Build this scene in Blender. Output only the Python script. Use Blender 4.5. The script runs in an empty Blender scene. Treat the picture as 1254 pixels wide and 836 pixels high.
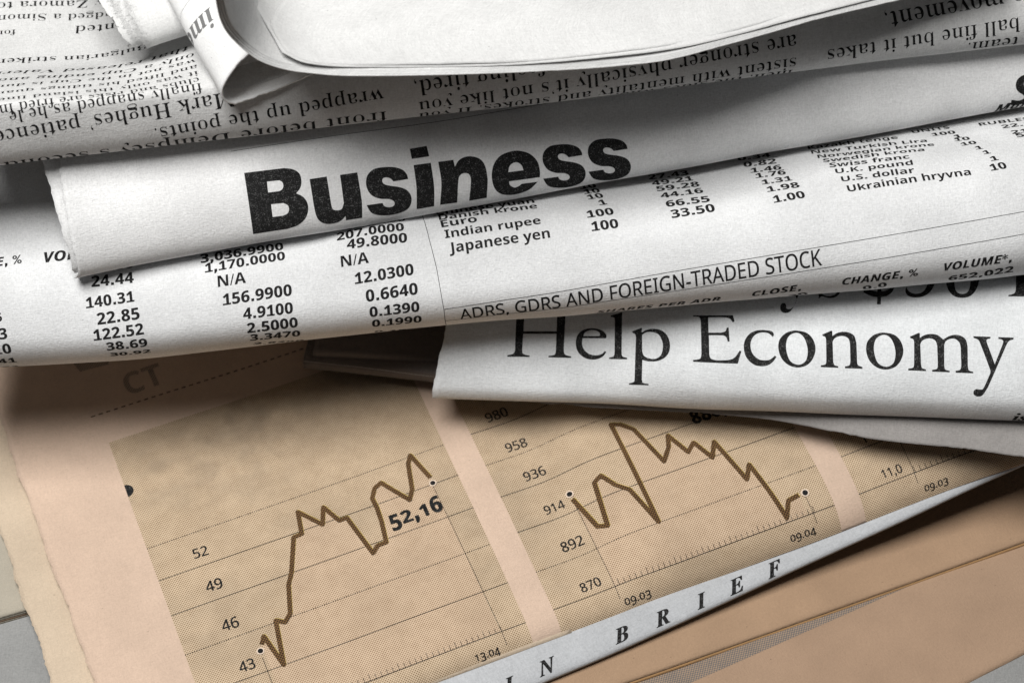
import bpy, bmesh, math, random
import numpy as np
from mathutils.geometry import tessellate_polygon
from mathutils import Vector

# ------------------------------------------------------------------ camera, light, exposure
SC = bpy.context.scene
ELEV = math.radians(51.0)
LENS, DIST = 85.0, 377.8                    # mm
TGT = np.array([0.0, 0.0, 25.0])            # mm, the point in the middle of the frame
FPX = LENS / 36.0 * 1254.0                  # focal length in pixels of the photograph
CDIR = np.array([0.0, -math.cos(ELEV), math.sin(ELEV)])
RIGHT = np.array([1.0, 0.0, 0.0])
UP = np.array([0.0, math.sin(ELEV), math.cos(ELEV)])
CAM = TGT + DIST * CDIR
cd = bpy.data.cameras.new('camera'); cd.lens = LENS; cd.sensor_width = 36.0
cd.clip_start = 0.01; cd.clip_end = 20.0
cd.dof.use_dof = True; cd.dof.focus_distance = 0.366; cd.dof.aperture_fstop = 28.0
co = bpy.data.objects.new('camera', cd); SC.collection.objects.link(co)
co.location = CAM * 0.001
co.rotation_euler = (math.pi / 2 - ELEV, 0, 0)
SC.camera = co

W = bpy.data.worlds.new('World'); SC.world = W; W.use_nodes = True
bg = W.node_tree.nodes['Background']
bg.inputs['Color'].default_value = (0.93, 0.96, 1.0, 1); bg.inputs['Strength'].default_value = 0.035

def area(name, loc, target, size, power, col=(1, 1, 1)):
    l = bpy.data.lights.new(name, 'AREA'); l.shape = 'RECTANGLE'; l.size, l.size_y = size
    l.energy = power; l.color = col
    o = bpy.data.objects.new(name, l); SC.collection.objects.link(o)
    o.location = loc
    o.rotation_euler = (Vector(target) - Vector(loc)).to_track_quat('-Z', 'Y').to_euler()
    return o
area('window_softbox', (-0.16, -0.055, 0.60), (0.0, 0.0, 0.03), (0.32, 0.30), 5.6, (1.0, 0.99, 0.97))

SC.view_settings.view_transform = 'Standard'; SC.view_settings.look = 'None'
SC.view_settings.exposure = 0.0; SC.view_settings.gamma = 1.0
SC.cycles.max_bounces = 8; SC.cycles.diffuse_bounces = 5

# ------------------------------------------------------------------ projection helpers (mm)
def project(P):
    q = P - CAM
    depth = -(q @ CDIR)
    return np.stack([627 + FPX * (q @ RIGHT) / depth, 418 - FPX * (q @ UP) / depth], -1)
def at(px, py, z):
    """the world point at height z seen at a pixel of the photograph"""
    ray = -CDIR + RIGHT * (px - 627) / FPX + UP * (418 - py) / FPX
    return CAM + ray * ((z - CAM[2]) / ray[2])

# ------------------------------------------------------------------ noise
class Waves:
    def __init__(s, seed, wl, n=10):
        r = np.random.RandomState(seed)
        a = r.rand(n) * 2 * math.pi; k = 2 * math.pi / (wl * (0.6 + 1.2 * r.rand(n)))
        s.kx, s.ky, s.p = k * np.cos(a), k * np.sin(a), r.rand(n) * 2 * math.pi; s.n = n
    def __call__(s, u, v):
        t = 0
        for i in range(s.n): t = t + np.sin(s.kx[i] * u + s.ky[i] * v + s.p[i])
        return t / math.sqrt(s.n)

def catmull(t, T, Y):
    """smooth interpolation through (T, Y), Y may be vectors"""
    T = np.asarray(T, float); Y = np.asarray(Y, float)
    if Y.ndim == 1: Y = Y[:, None]; flat = True
    else: flat = False
    n = len(T)
    M = np.zeros_like(Y)
    for i in range(n):
        a, b = max(i - 1, 0), min(i + 1, n - 1)
        M[i] = (Y[b] - Y[a]) / (T[b] - T[a])
    t = np.asarray(t, float)
    i = np.clip(np.searchsorted(T, t, side='right') - 1, 0, n - 2)
    h = (T[i + 1] - T[i]); x = ((t - T[i]) / h)[..., None]; h = h[..., None]
    r = ((2*x**3 - 3*x**2 + 1) * Y[i] + (x**3 - 2*x**2 + x) * h * M[i]
         + (-2*x**3 + 3*x**2) * Y[i + 1] + (x**3 - x**2) * h * M[i + 1])
    return r[..., 0] if flat else r

# ------------------------------------------------------------------ sheets of paper
class Surf:
    """a table of points on a regular (u, v) lattice in millimetres of paper"""
    def finish(s, U, V, P, wrinkle=None):
        s.U, s.V = U, V
        N = s._normals(P)
        if wrinkle is not None:
            UU, VV = np.meshgrid(U, V, indexing='ij')
            P = P + N * wrinkle(UU, VV)[..., None]
            N = s._normals(P)
        s.P, s.N = P, N
        s.px = project(P)
        s.front = np.einsum('ijk,ijk->ij', N, CAM - P) > 0
    def _normals(s, P):
        du = np.gradient(P, axis=0); dv = np.gradient(P, axis=1)
        n = np.cross(du, dv); return n / (np.linalg.norm(n, axis=-1, keepdims=True) + 1e-12)
    def _bil(s, A, u, v):
        fu = np.clip((u - s.U[0]) / (s.U[1] - s.U[0]), 0, len(s.U) - 1.0001)
        fv = np.clip((v - s.V[0]) / (s.V[1] - s.V[0]), 0, len(s.V) - 1.0001)
        i = fu.astype(int); j = fv.astype(int); a = (fu - i)[..., None]; b = (fv - j)[..., None]
        return (A[i, j] * (1-a) * (1-b) + A[i+1, j] * a * (1-b) + A[i, j+1] * (1-a) * b + A[i+1, j+1] * a * b)
    def point(s, u, v, lift=0.0):
        u = np.asarray(u, float); v = np.asarray(v, float)
        n = s._bil(s.N, u, v)
        return s._bil(s.P, u, v) + n * lift
    def uv(s, px, py):
        c = s.px[::3, ::3]
        d = (c[..., 0] - px) ** 2 + (c[..., 1] - py) ** 2
        d = np.where(s.front[::3, ::3], d, d + 4000)
        i, j = np.unravel_index(np.argmin(d), d.shape); i *= 3; j *= 3
        w = np.array([s.U[i], s.V[j]]); h = 0.3
        t = np.array([px, py])
        for _ in range(12):
            f = project(s.point(w[0], w[1]))
            ju = (project(s.point(w[0] + h, w[1])) - project(s.point(w[0] - h, w[1]))) / (2*h)
            jv = (project(s.point(w[0], w[1] + h)) - project(s.point(w[0], w[1] - h))) / (2*h)
            J = np.stack([ju, jv], 1)
            if abs(np.linalg.det(J)) < 0.2: break
            st = np.linalg.solve(J, t - f); m = np.abs(st).max()
            if m > 3: st *= 3 / m
            w = w + st
            if m < 1e-3: break
        return w
    def edge(s, pts, end=True):
        """a cut edge from pixels of the photograph: u as a function of v"""
        q = np.array([s.uv(*p) for p in pts]); q = q[np.argsort(q[:, 1])]
        return lambda v: np.interp(v, q[:, 1], q[:, 0])

class Fold(Surf):
    """paper bent round a fold. stations: (px, py, z, profile); the line of stations is where the
    fold's outline runs, the profile gives the slope angle of the sheet along its length."""
    def __init__(s, stations, v0, v1, du=0.8, dv=0.25, wr=(1, 0.0, 30), offset=0.0, d=None):
        A = np.array([at(*st[:3]) for st in stations])
        seg = np.linalg.norm(np.diff(A, axis=0), axis=1); T = np.concatenate([[0], np.cumsum(seg)])
        U = np.arange(0, T[-1] + du * 0.5, du); V = np.arange(math.floor(v0 / dv), math.ceil(v1 / dv) + 1) * dv
        axis = catmull(U, T, A)
        e = A[-1] - A[0]; e[2] = 0; e /= np.linalg.norm(e)
        D = np.array([e[1], -e[0], 0.0]) if d is None else np.array(d)
        th0 = math.degrees(math.atan2(CDIR[2], CDIR @ D))
        TH = []
        for st in stations:
            pr = list(st[3]); pr = np.array(sorted(pr if any(k == 0 for k, _ in pr) else pr + [(0.0, th0)]))
            TH.append(np.interp(V, pr[:, 0], pr[:, 1]))
        TH = np.array(TH)
        k = np.array([1, 2, 3, 2, 1.]); k /= k.sum()
        TH = np.array([np.convolve(np.pad(r, 2, mode='edge'), k, 'valid') for r in TH])
        th = np.radians(catmull(U, T, TH)) if len(T) > 1 else None
        z0 = int(round(-V[0] / dv))
        c = np.cos(th); n = np.sin(th)
        cd_ = np.concatenate([np.zeros((len(U), 1)), np.cumsum((c[:, 1:] + c[:, :-1]) / 2 * dv, 1)], 1)
        cz_ = np.concatenate([np.zeros((len(U), 1)), np.cumsum((n[:, 1:] + n[:, :-1]) / 2 * dv, 1)], 1)
        cd_ -= cd_[:, z0:z0+1]; cz_ -= cz_[:, z0:z0+1]
        P = axis[:, None, :] + cd_[..., None] * D + cz_[..., None] * np.array([0, 0, 1.0])
        if offset: P = P + s._normals(P) * offset
        w = Waves(wr[0], wr[2])
        s.finish(U, V, P, (lambda u, v: wr[1] * w(u, v)) if wr[1] else None)

def rest(S, pts, gap, prof):
    """stations whose outline rests a small gap above the sheet below"""
    z = np.array([S.point(*S.uv(px, py))[2] for px, py in pts]); x = np.array([p[0] for p in pts], float)
    zz = np.polyval(np.polyfit(x, z, 2), x); zz += max(0, (z - zz).max() * 0.5) + np.interp(x, [0, 1254], gap)
    return [(px, py, zv, pr) for (px, py), zv, pr in zip(pts, zz, prof)]

class Loft(Surf):
    """paper spanned between rails, each a list of (px, py, z)"""
    def __init__(s, rails, du=0.8, dv=0.5, wr=(1, 0.0, 30), world=None):
        R = []
        for r in rails:
            A = np.array([at(*p) for p in r])
            t = np.concatenate([[0], np.cumsum(np.linalg.norm(np.diff(A, axis=0), axis=1))]); R.append((A, t / t[-1], t[-1]))
        Lu = np.mean([r[2] for r in R]); U = np.arange(0, Lu + du / 2, du); su = np.clip(U / U[-1], 0, 1)
        C = np.array([catmull(su, r[1], r[0]) for r in R])          # rails x U x 3
        dl = np.linalg.norm(np.diff(C, axis=0), axis=2).mean(1); T = np.concatenate([[0], np.cumsum(dl)])
        V = np.arange(0, T[-1] + dv / 2, dv)
        P = catmull(np.clip(V, 0, T[-1]), T, C.reshape(len(R), -1)).reshape(len(V), len(U), 3).transpose(1, 0, 2)
        w = Waves(wr[0], wr[2])
        s.finish(U, V, P, (lambda u, v: wr[1] * w(u, v)) if wr[1] else None)

def link(name, mesh, parent=None, mats=()):
    o = bpy.data.objects.new(name, mesh); SC.collection.objects.link(o)
    if parent is not None: o.parent = parent; o.matrix_parent_inverse = parent.matrix_world.inverted()
    for m in mats: mesh.materials.append(m)
    return o

def mesh_from(name, P, F, uv=None, smooth=True):
    me = bpy.data.meshes.new(name)
    me.from_pydata((P * 0.001).tolist(), [], F)
    me.polygons.foreach_set('use_smooth', np.full(len(me.polygons), smooth))
    if uv is not None:
        lay = me.uv_layers.new(name='paper')
        idx = np.empty(len(me.loops), int); me.loops.foreach_get('vertex_index', idx)
        lay.data.foreach_set('uv', uv[idx].astype(np.float32).ravel())
    me.update(); return me

def sheet(name, S, mat, parent, left=None, right=None, v0=None, v1=None, jag=(0, 0, 0, 0), thick=0.09, step=(1.0, 0.5), seed=3):
    """mesh of a surface: left/right = edge functions u(v); jag = tear amplitude at left, right, front, back"""
    V = np.arange(S.V[0] if v0 is None else v0, (S.V[-1] if v1 is None else v1) + 1e-6, step[1])
    L = left(V) if left else np.full(len(V), S.U[0]); R = right(V) if right else np.full(len(V), S.U[-1])
    n = max(2, int((R - L).max() / step[0])); t = np.linspace(0, 1, n)
    r = np.random.RandomState(seed)
    def tear(k, amp):
        a = r.randn(k) * 0.45
        for w_, g in ((5, 0.8), (17, 1.0)):
            q = np.convolve(np.pad(r.randn(k), w_, mode='edge'), np.ones(w_) / math.sqrt(w_), 'same')[w_:-w_]
            a = a + g * q
        return amp * a
    UU = L[None, :] + (R - L)[None, :] * t[:, None]; VV = np.repeat(V[None, :], n, 0)
    if jag[0]: UU[0] += tear(len(V), jag[0])
    if jag[1]: UU[-1] += tear(len(V), jag[1])
    if jag[2]: VV[:, 0] += np.minimum(tear(n, jag[2]), step[1] * .8)
    if jag[3]: VV[:, -1] += np.maximum(tear(n, jag[3]), -step[1] * .8)
    P = S.point(UU, VV).reshape(-1, 3)
    m = len(V); a = np.arange(n * m).reshape(n, m)
    F = np.stack([a[:-1, :-1], a[1:, :-1], a[1:, 1:], a[:-1, 1:]], -1).reshape(-1, 4).tolist()
    me = mesh_from(name, P, F, np.stack([UU.ravel(), VV.ravel()], 1))
    o = link(name, me, parent, [mat])
    if thick:
        md = o.modifiers.new('thickness', 'SOLIDIFY'); md.thickness = thick * 0.001; md.offset = -1; md.use_rim = True
    return o

def thing(name, label, cat, S, group=None):
    p = S.point(np.mean(S.U), 0.0) * 0.001
    o = bpy.data.objects.new(name, None); SC.collection.objects.link(o)
    o.location = p; o.empty_display_size = 0.01
    o['label'] = label; o['category'] = cat
    if group: o['group'] = group
    bpy.context.view_layer.update()
    return o

def fibres(name, S, mat, parent, pts, n, length, width=0.035, seed=1, into=0.4, spread=0.9):
    """loose paper fibres standing out of a torn edge (pixels of the photograph give the edge)"""
    r = np.random.RandomState(seed); q = np.array([S.uv(*p) for p in pts]); q = q[np.argsort(q[:, 1])]
    P = []; F = []
    for i in range(n):
        v = q[0, 1] + r.rand() * (q[-1, 1] - q[0, 1]); u = np.interp(v, q[:, 1], q[:, 0]) + into * r.rand()
        a = math.pi + r.randn() * spread; L = length * (0.35 + r.rand() ** 2 * 1.3); bend = r.randn() * 0.9; h = r.rand() * 0.12
        pts_ = []
        for k in range(5):
            t = k / 4; pts_.append((u, v, 0.0 + h * t * L * 2)); u += math.cos(a) * L / 4; v += math.sin(a) * L / 4; a += bend / 4
        for k, (x, y, z) in enumerate(pts_):
            w = width * (1 - 0.7 * k / 4); c_ = S.point(x, y, z); d = S.point(x, y + 0.1, z) - c_; d /= np.linalg.norm(d) + 1e-9
            P += [c_ - d * w / 2, c_ + d * w / 2]
        b = len(P) - 10
        F += [(b + 2*k, b + 2*k + 2, b + 2*k + 3, b + 2*k + 1) for k in range(4)]
    o = link(name, mesh_from(name, np.array(P), F, np.array(P)[:, :2]), parent, [mat]); o['kind'] = 'stuff'; return o

# ------------------------------------------------------------------ materials
def nt(name):
    m = bpy.data.materials.new(name); m.use_nodes = True; t = m.node_tree
    return m, t, t.nodes['Principled BSDF']
def N(t, kind, **kw):
    n = t.nodes.new(kind)
    for k, v in kw.items():
        if hasattr(n, k): setattr(n, k, v)
    return n
def mixc(t, fac, a, b, blend='MIX'):
    n = t.nodes.new('ShaderNodeMix'); n.data_type = 'RGBA'; n.blend_type = blend
    for i, x in ((0, fac), (6, a), (7, b)):
        if hasattr(x, 'links'): t.links.new(x, n.inputs[i])
        else: n.inputs[i].default_value = x if i == 0 else (*x, 1)
    return n.outputs[2]
def math_(t, op, a, b=None, clamp=False):
    n = t.nodes.new('ShaderNodeMath'); n.operation = op; n.use_clamp = clamp
    for i, x in enumerate((a, b)):
        if x is None: continue
        if hasattr(x, 'links'): t.links.new(x, n.inputs[i])
        else: n.inputs[i].default_value = x
    return n.outputs[0]
def ramp(t, val, lo, hi, a=0.0, b=1.0):
    n = t.nodes.new('ShaderNodeMapRange'); t.links.new(val, n.inputs[0])
    for i, x in ((1, lo), (2, hi), (3, a), (4, b)): n.inputs[i].default_value = x
    return n.outputs[0]
def noise(t, vec, scale, detail=3, rough=0.6):
    n = t.nodes.new('ShaderNodeTexNoise'); t.links.new(vec, n.inputs['Vector'])
    n.inputs['Scale'].default_value = scale; n.inputs['Detail'].default_value = detail; n.inputs['Roughness'].default_value = rough
    return n.outputs[0]
def mapped(t, vec, scale, rot=0.0, loc=(0, 0, 0)):
    n = t.nodes.new('ShaderNodeMapping'); t.links.new(vec, n.inputs[0])
    n.inputs['Scale'].default_value = scale; n.inputs['Rotation'].default_value = (0, 0, rot); n.inputs['Location'].default_value = loc
    return n.outputs[0]

def pulp(t, bsdf, col, seed=0.0, grain=0.15, specks=True, stain=None, bump=0.6):
    """newsprint: mottled fibres, specks, faint stains, fuzzy relief; colours stay with the paper"""
    uv = N(t, 'ShaderNodeUVMap', uv_map='paper').outputs[0]
    vec = mapped(t, uv, (1, 1, 1), 0, (seed * 37.1, seed * 11.7, seed))
    f1 = noise(t, mapped(t, vec, (1.0, 4.2, 1), 0.5), 1.1, 4, 0.7)
    f2 = noise(t, mapped(t, vec, (4.2, 1.0, 1), -0.35), 1.1, 4, 0.7)
    g = noise(t, vec, 3.4, 3, 0.65)
    big = noise(t, vec, 0.09, 3, 0.55)
    s = math_(t, 'ADD', math_(t, 'ADD', f1, f2), g)
    s = ramp(t, s, 1.0, 2.0, 1.0 - grain * 1.35, 1.0 + grain * 1.15)
    k = math_(t, 'MULTIPLY', s, ramp(t, big, 0.3, 0.7, 0.91, 1.06))
    c = mixc(t, 1.0, col, (0.5, 0.5, 0.5), 'MULTIPLY')
    n = t.nodes.new('ShaderNodeVectorMath'); n.operation = 'SCALE'; n.inputs[0].default_value = col
    t.links.new(k, n.inputs['Scale']); c = n.outputs[0]
    if stain:
        st = noise(t, mapped(t, vec, (1, 1.6, 1), 0.4), 0.05, 4, 0.6)
        c = mixc(t, ramp(t, st, 0.5, 0.70, 0, 0.45), c, stain)
    if specks:
        vo = t.nodes.new('ShaderNodeTexVoronoi'); t.links.new(mapped(t, vec, (1, 1.9, 1), 0.9), vo.inputs['Vector'])
        vo.inputs['Scale'].default_value = 0.42
        d = ramp(t, vo.outputs['Distance'], 0.03, 0.075, 0.55, 0.0)
        sel = ramp(t, noise(t, vec, 0.31, 1), 0.52, 0.6, 0, 1)
        c = mixc(t, math_(t, 'MULTIPLY', d, sel), c, tuple(x * 0.25 for x in col))
    t.links.new(c, bsdf.inputs['Base Color'])
    bsdf.inputs['Roughness'].default_value = 0.92
    bsdf.inputs['Specular IOR Level'].default_value = 0.15
    b = t.nodes.new('ShaderNodeBump'); b.inputs['Strength'].default_value = bump; b.inputs['Distance'].default_value = 0.00012
    t.links.new(math_(t, 'ADD', f1, math_(t, 'ADD', f2, g)), b.inputs['Height'])
    t.links.new(b.outputs[0], bsdf.inputs['Normal'])
    return c, vec, uv

def paper(name, col, seed=0.0, **kw):
    m, t, b = nt(name); pulp(t, b, col, seed, **kw); return m

def ink(name, col, holes=0.18):
    """black ink that let a little paper show through"""
    m, t, b = nt(name)
    uv = N(t, 'ShaderNodeUVMap', uv_map='paper').outputs[0]
    n1 = noise(t, uv, 4.5, 4, 0.75); n2 = noise(t, uv, 1.3, 3, 0.6)
    s = math_(t, 'ADD', n1, math_(t, 'MULTIPLY', n2, 0.35))
    f = ramp(t, s, 0.72, 0.92, 0.0, holes * 2.2)
    c = mixc(t, f, col, (0.34, 0.34, 0.34))
    t.links.new(c, b.inputs['Base Color']); b.inputs['Roughness'].default_value = 0.75
    b.inputs['Specular IOR Level'].default_value = 0.06
    return m

def halftone(name, paper_col, ink_col, pitch=0.36, cover=0.3, seed=0.0, rot=0.78, stain=None, ghost=None):
    """printed tint: rows of dots on the pulp"""
    m, t, b = nt(name)
    c, vec, uv = pulp(t, b, paper_col, seed, grain=0.06, specks=True, stain=stain)
    if ghost:                                     # blurred show-through of the printing on the other side
        for gu, gv, gr in ghost:
            dn = t.nodes.new('ShaderNodeVectorMath'); dn.operation = 'DISTANCE'; t.links.new(mapped(t, uv, (1, 1, 0)), dn.inputs[0]); dn.inputs[1].default_value = (gu, gv, 0)
            m_ = ramp(t, dn.outputs['Value'], gr * 0.35, gr, 1.0, 0.0)
            gn = ramp(t, noise(t, vec, 0.26, 1.5, 0.5), 0.40, 0.68, 0.0, 0.32)
            c = mixc(t, math_(t, 'MULTIPLY', m_, gn, True), c, (0.20, 0.17, 0.135))
    k = 2 * math.pi / pitch
    w = mapped(t, uv, (1, 1, 1), rot)
    sp = t.nodes.new('ShaderNodeSeparateXYZ'); t.links.new(w, sp.inputs[0])
    sx = math_(t, 'SINE', math_(t, 'MULTIPLY', sp.outputs[0], k)); sy = math_(t, 'SINE', math_(t, 'MULTIPLY', sp.outputs[1], k))
    d = math_(t, 'ADD', sx, sy)
    var = ramp(t, noise(t, vec, 0.5, 3), 0.3, 0.7, -0.25, 0.25)
    th = 2.0 - 4.0 * cover - 0.25
    f = ramp(t, math_(t, 'ADD', d, var), th - 0.35, th + 0.35, 0, 1)
    c = mixc(t, f, c, ink_col)
    t.links.new(c, b.inputs['Base Color'])
    return m

M_NEWS = paper('newsprint', (0.64, 0.645, 0.65), 1)
M_NEWS_B = paper('newsprint_pale', (0.70, 0.70, 0.70), 2)
M_NEWS_C = paper('newsprint_cool', (0.64, 0.655, 0.665), 3)
M_NEWS_D = paper('newsprint_top', (0.60, 0.60, 0.595), 4)
M_WHITE = paper('white_paper', (0.62, 0.62, 0.615), 5, grain=0.13)
M_BRIGHT = paper('bright_white_paper', (0.78, 0.78, 0.775), 19, grain=0.07)
M_SHADE = paper('shade_toned_paper', (0.27, 0.255, 0.245), 6)  # back page: shade under the front fold put into the paper colour
M_GREY_B = paper('grey_newsprint_back', (0.52, 0.52, 0.52), 12)
M_PINK = paper('salmon_paper', (0.56, 0.42, 0.325), 7, grain=0.10)
M_PINK_B = paper('pale_salmon_paper', (0.52, 0.42, 0.315), 8, grain=0.10)
M_TAN = paper('tan_paper', (0.345, 0.23, 0.148), 9, grain=0.08)
M_TAN_B = paper('brown_paper', (0.345, 0.235, 0.16), 10, grain=0.08)
M_EDGE = paper('tan_edge', (0.38, 0.225, 0.105), 13, grain=0.07)
M_CREAM = paper('cream_paper', (0.36, 0.325, 0.265), 11, grain=0.06)
M_SLATE = paper('dull_grey_paper', (0.26, 0.26, 0.255), 18)
M_STRIP = paper('grey_white_newsprint', (0.42, 0.43, 0.445), 16)
M_DEEP_SHADE = paper('deep_shade_paper', (0.15, 0.13, 0.12), 17)  # inner pages: colour darkened to stand for the deep shade they lie in
M_INK = ink('black_ink', (0.013, 0.013, 0.013), 0.26)
M_INK_S = ink('black_ink_small', (0.012, 0.012, 0.012), 0.15)
M_INK_G = ink('grey_ink', (0.17, 0.17, 0.17), 0.1)
M_TABLE, tt, tb = nt('dark_table'); tb.inputs['Base Color'].default_value = (0.06, 0.045, 0.035, 1); tb.inputs['Roughness'].default_value = 0.6

# ================================================================== the setting
def flat_box(name, x0, x1, y0, y1, z0, z1, mat):
    P = np.array([[x, y, z] for z in (z0, z1) for y in (y0, y1) for x in (x0, x1)], float)
    F = [(0, 2, 3, 1), (4, 5, 7, 6), (0, 1, 5, 4), (2, 6, 7, 3), (0, 4, 6, 2), (1, 3, 7, 5)]
    me = mesh_from(name, P, F, smooth=False); return link(name, me, None, [mat])
o = flat_box('table', -400, 400, -250, 350, -20, 0.0, M_TABLE); o['kind'] = 'structure'

# ================================================================== bottom papers
FLAT = [(-0.9, 0), (0.6, 150), (1.3, 176), (2.2, 180), (120, 180)]
# brown sheet right at the bottom, lower right corner of the picture
S_B = Fold([(500, 1210, 0.6, FLAT), (1186, 838, 0.6, FLAT), (1254, 802, 0.6, FLAT), (1400, 722, 0.6, FLAT)], -2, 150, wr=(21, 0.10, 40))
# (its front edge leaves the frame at the right)
T_B = thing('newspaper', 'brown newspaper lying lowest at the bottom right, with a grey printed stripe', 'newspaper', S_B)
sheet('page', S_B, M_TAN_B, T_B, v0=-1.5, jag=(0, 0, 0, 0), thick=0.15)
S_G = Fold([(-200, 1010, 0.4, FLAT), (600, 1000, 0.3, FLAT), (1500, 1000, 0.1, FLAT)], -0.5, 110, wr=(22, 0.05, 40))
T_G = thing('newspaper', 'plain grey newspaper lying under all the others, showing only at the bottom corners', 'newspaper', S_G)
sheet('page', S_G, M_SLATE, T_G, thick=0.1)

# tan folded sheet above it
A_ = [(-0.6, 0), (0.35, 105), (1.0, 110), (1.35, 165), (2.2, 178), (6, 180), (120, 180)]
S_A = Fold([(500, 934, 0.9, A_), (840, 816, 0.9, A_), (1084, 730, 0.9, A_), (1254, 669, 0.9, A_), (1400, 616, 0.9, A_)], -40, 90, wr=(23, 0.06, 45))
T_A = thing('newspaper', 'tan newspaper with a creased orange fold running up to the right', 'newspaper', S_A)
sheet('page', S_A, M_TAN, T_A, v0=1.1)
sheet('fold_edge', S_A, M_EDGE, T_A, v0=-30, v1=1.1)

# white sheet with IN BRIEF
B_ = [(-0.8, 10), (0.5, 140), (1.2, 172), (3, 179), (60, 180)]
S_W = Fold([(480, 917, 2.9, B_), (667, 836, 2.9, B_), (750, 801, 3.1, B_), (890, 737.4, 4.0, B_), (964, 703, 4.9, B_), (1030, 673, 6.0, B_), (1104, 639.5, 7.6, B_), (1188, 600, 9.8, B_), (1254, 570, 11.6, B_), (1330, 536, 13.4, B_)], -30, 60, wr=(24, 0.03, 40))
T_W = thing('newspaper', 'white newspaper peeking out as a narrow strip under the salmon chart page', 'newspaper', S_W)
sheet('page', S_W, M_STRIP, T_W, v0=-30)

# cream block of pages at the lower left
C_ = [(-0.4, 0), (0.25, 150), (0.7, 178), (80, 180)]
S_C = [Fold([(-150, 800 + k * 2.2, 2.2 - k * 0.3, C_), (36, 747 + k * 2.2, 2.2 - k * 0.3, C_), (300, 671 + k * 2.2, 2.2 - k * 0.3, C_)], -12, 80, wr=(25 + k, 0.04, 40)) for k in range(4)]
T_C = thing('booklet', 'cream booklet of a few pages half hidden under the salmon paper at left', 'booklet', S_C[0])
for k, s_ in enumerate(S_C): sheet('page', s_, M_CREAM if k != 2 else M_TAN_B, T_C, thick=0.12)

# ================================================================== salmon chart newspaper
PL = [(-1, 118), (0, 120), (1.6, 146), (3.4, 168), (6, 178), (30, 180), (140, 180)]
PR = [(-1, 112), (0, 114), (2.6, 140), (6.0, 163), (12, 176), (28, 181), (60, 183), (140, 181)]
S_P = Fold([(-150, 1088, 3.7, PL), (150, 981, 3.7, PL), (420, 881, 3.7, PL), (600, 812.6, 3.7, PL), (684, 781, 3.8, PL), (750, 756.3, 4.0, PL), (812, 732, 4.3, PR), (890, 703, 5.1, PR), (1030, 651.3, 7.1, PR), (1104, 622.5, 8.7, PR), (1176, 595, 10.5, PR), (1254, 567.5, 12.5, PR), (1380, 521, 15.1, PR)],
           -1, 150, wr=(31, 0.08, 38))
T_P = thing('newspaper', 'salmon pink newspaper page printed with two brown stock price charts', 'newspaper', S_P)
LP = S_P.edge([(-26, 430), (0, 511), (24, 584), (48, 649), (66, 697), (88.5, 765), (106.6, 809.6), (128, 862), (150, 920)])
sheet('chart_page', S_P, M_PINK, T_P, left=LP, v0=0.0, jag=(0.10, 0, 0.02, 0), thick=0.10, step=(1.0, 0.5))
S_P2 = Fold([(-250, 1120, 3.6, FLAT), (150, 977.5, 3.6, FLAT), (700, 776, 3.6, FLAT)], -1, 150, wr=(32, 0.08, 38))
LP2 = S_P2.edge([(-60, 470), (-20, 590), (0, 653), (14, 688), (36, 757), (52, 801.6), (62, 836), (90, 915)])
sheet('lower_page', S_P2, M_PINK_B, T_P, left=LP2, jag=(0.10, 0, 0, 0), thick=0.12)

# ================================================================== "Help Economy" newspaper
HL = [(-3, 20), (-1.0, 32), (0.5, 84), (2.2, 98), (2.9, 126), (5, 136), (10, 150), (20, 168), (60, 178)]
HR = [(-6, 0), (-1, 30), (1.0, 78), (4.0, 98), (5.6, 126), (9, 146), (16, 160), (26, 172), (60, 178)]
S_H = Fold([(480, 485, 14.6, HL), (531, 487, 14.8, HL), (700, 493.5, 15.8, HL), (900, 502, 18.0, HR), (1254, 515, 23.5, HR), (1360, 519, 25, HR)],
           -20, 60, wr=(41, 0.09, 26))
T_H = thing('newspaper', 'folded white newspaper with the big serif headline Help Economy', 'newspaper', S_H)
LH = S_H.edge([(530.5, 487), (532, 467), (538, 438), (545, 405), (550, 380)])
sheet('front_page', S_H, M_NEWS_C, T_H, left=LH, v0=-16, jag=(0.06, 0, 0, 0))
I_ = [(-0.4, 10), (0.25, 88), (1.5, 92), (1.9, 170), (3, 180), (40, 180)]
I2 = [(-0.4, 10), (0.25, 88), (2.2, 92), (2.6, 170), (4, 180), (40, 180)]
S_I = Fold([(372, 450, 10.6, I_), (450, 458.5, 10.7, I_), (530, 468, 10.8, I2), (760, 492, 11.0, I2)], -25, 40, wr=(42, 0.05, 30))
sheet('inner_page', S_I, M_DEEP_SHADE, T_H, v0=-25)
U_ = [(-0.5, 150), (0, 150), (3, 160), (10, 175), (30, 180)]
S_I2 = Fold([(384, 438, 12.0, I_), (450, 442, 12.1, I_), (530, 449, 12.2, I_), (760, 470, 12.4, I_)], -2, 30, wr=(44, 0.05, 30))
sheet('inner_page', S_I2, M_DEEP_SHADE, T_H, v0=-0.3, jag=(0.05, 0, 0.04, 0))
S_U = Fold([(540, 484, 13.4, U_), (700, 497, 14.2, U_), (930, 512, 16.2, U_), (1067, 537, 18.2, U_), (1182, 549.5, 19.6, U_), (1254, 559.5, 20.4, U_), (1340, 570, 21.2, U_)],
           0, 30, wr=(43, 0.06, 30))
sheet('back_page', S_U, M_SHADE, T_H, v0=0.0, jag=(0, 0, 0.07, 0), step=(0.5, 0.4))

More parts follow.
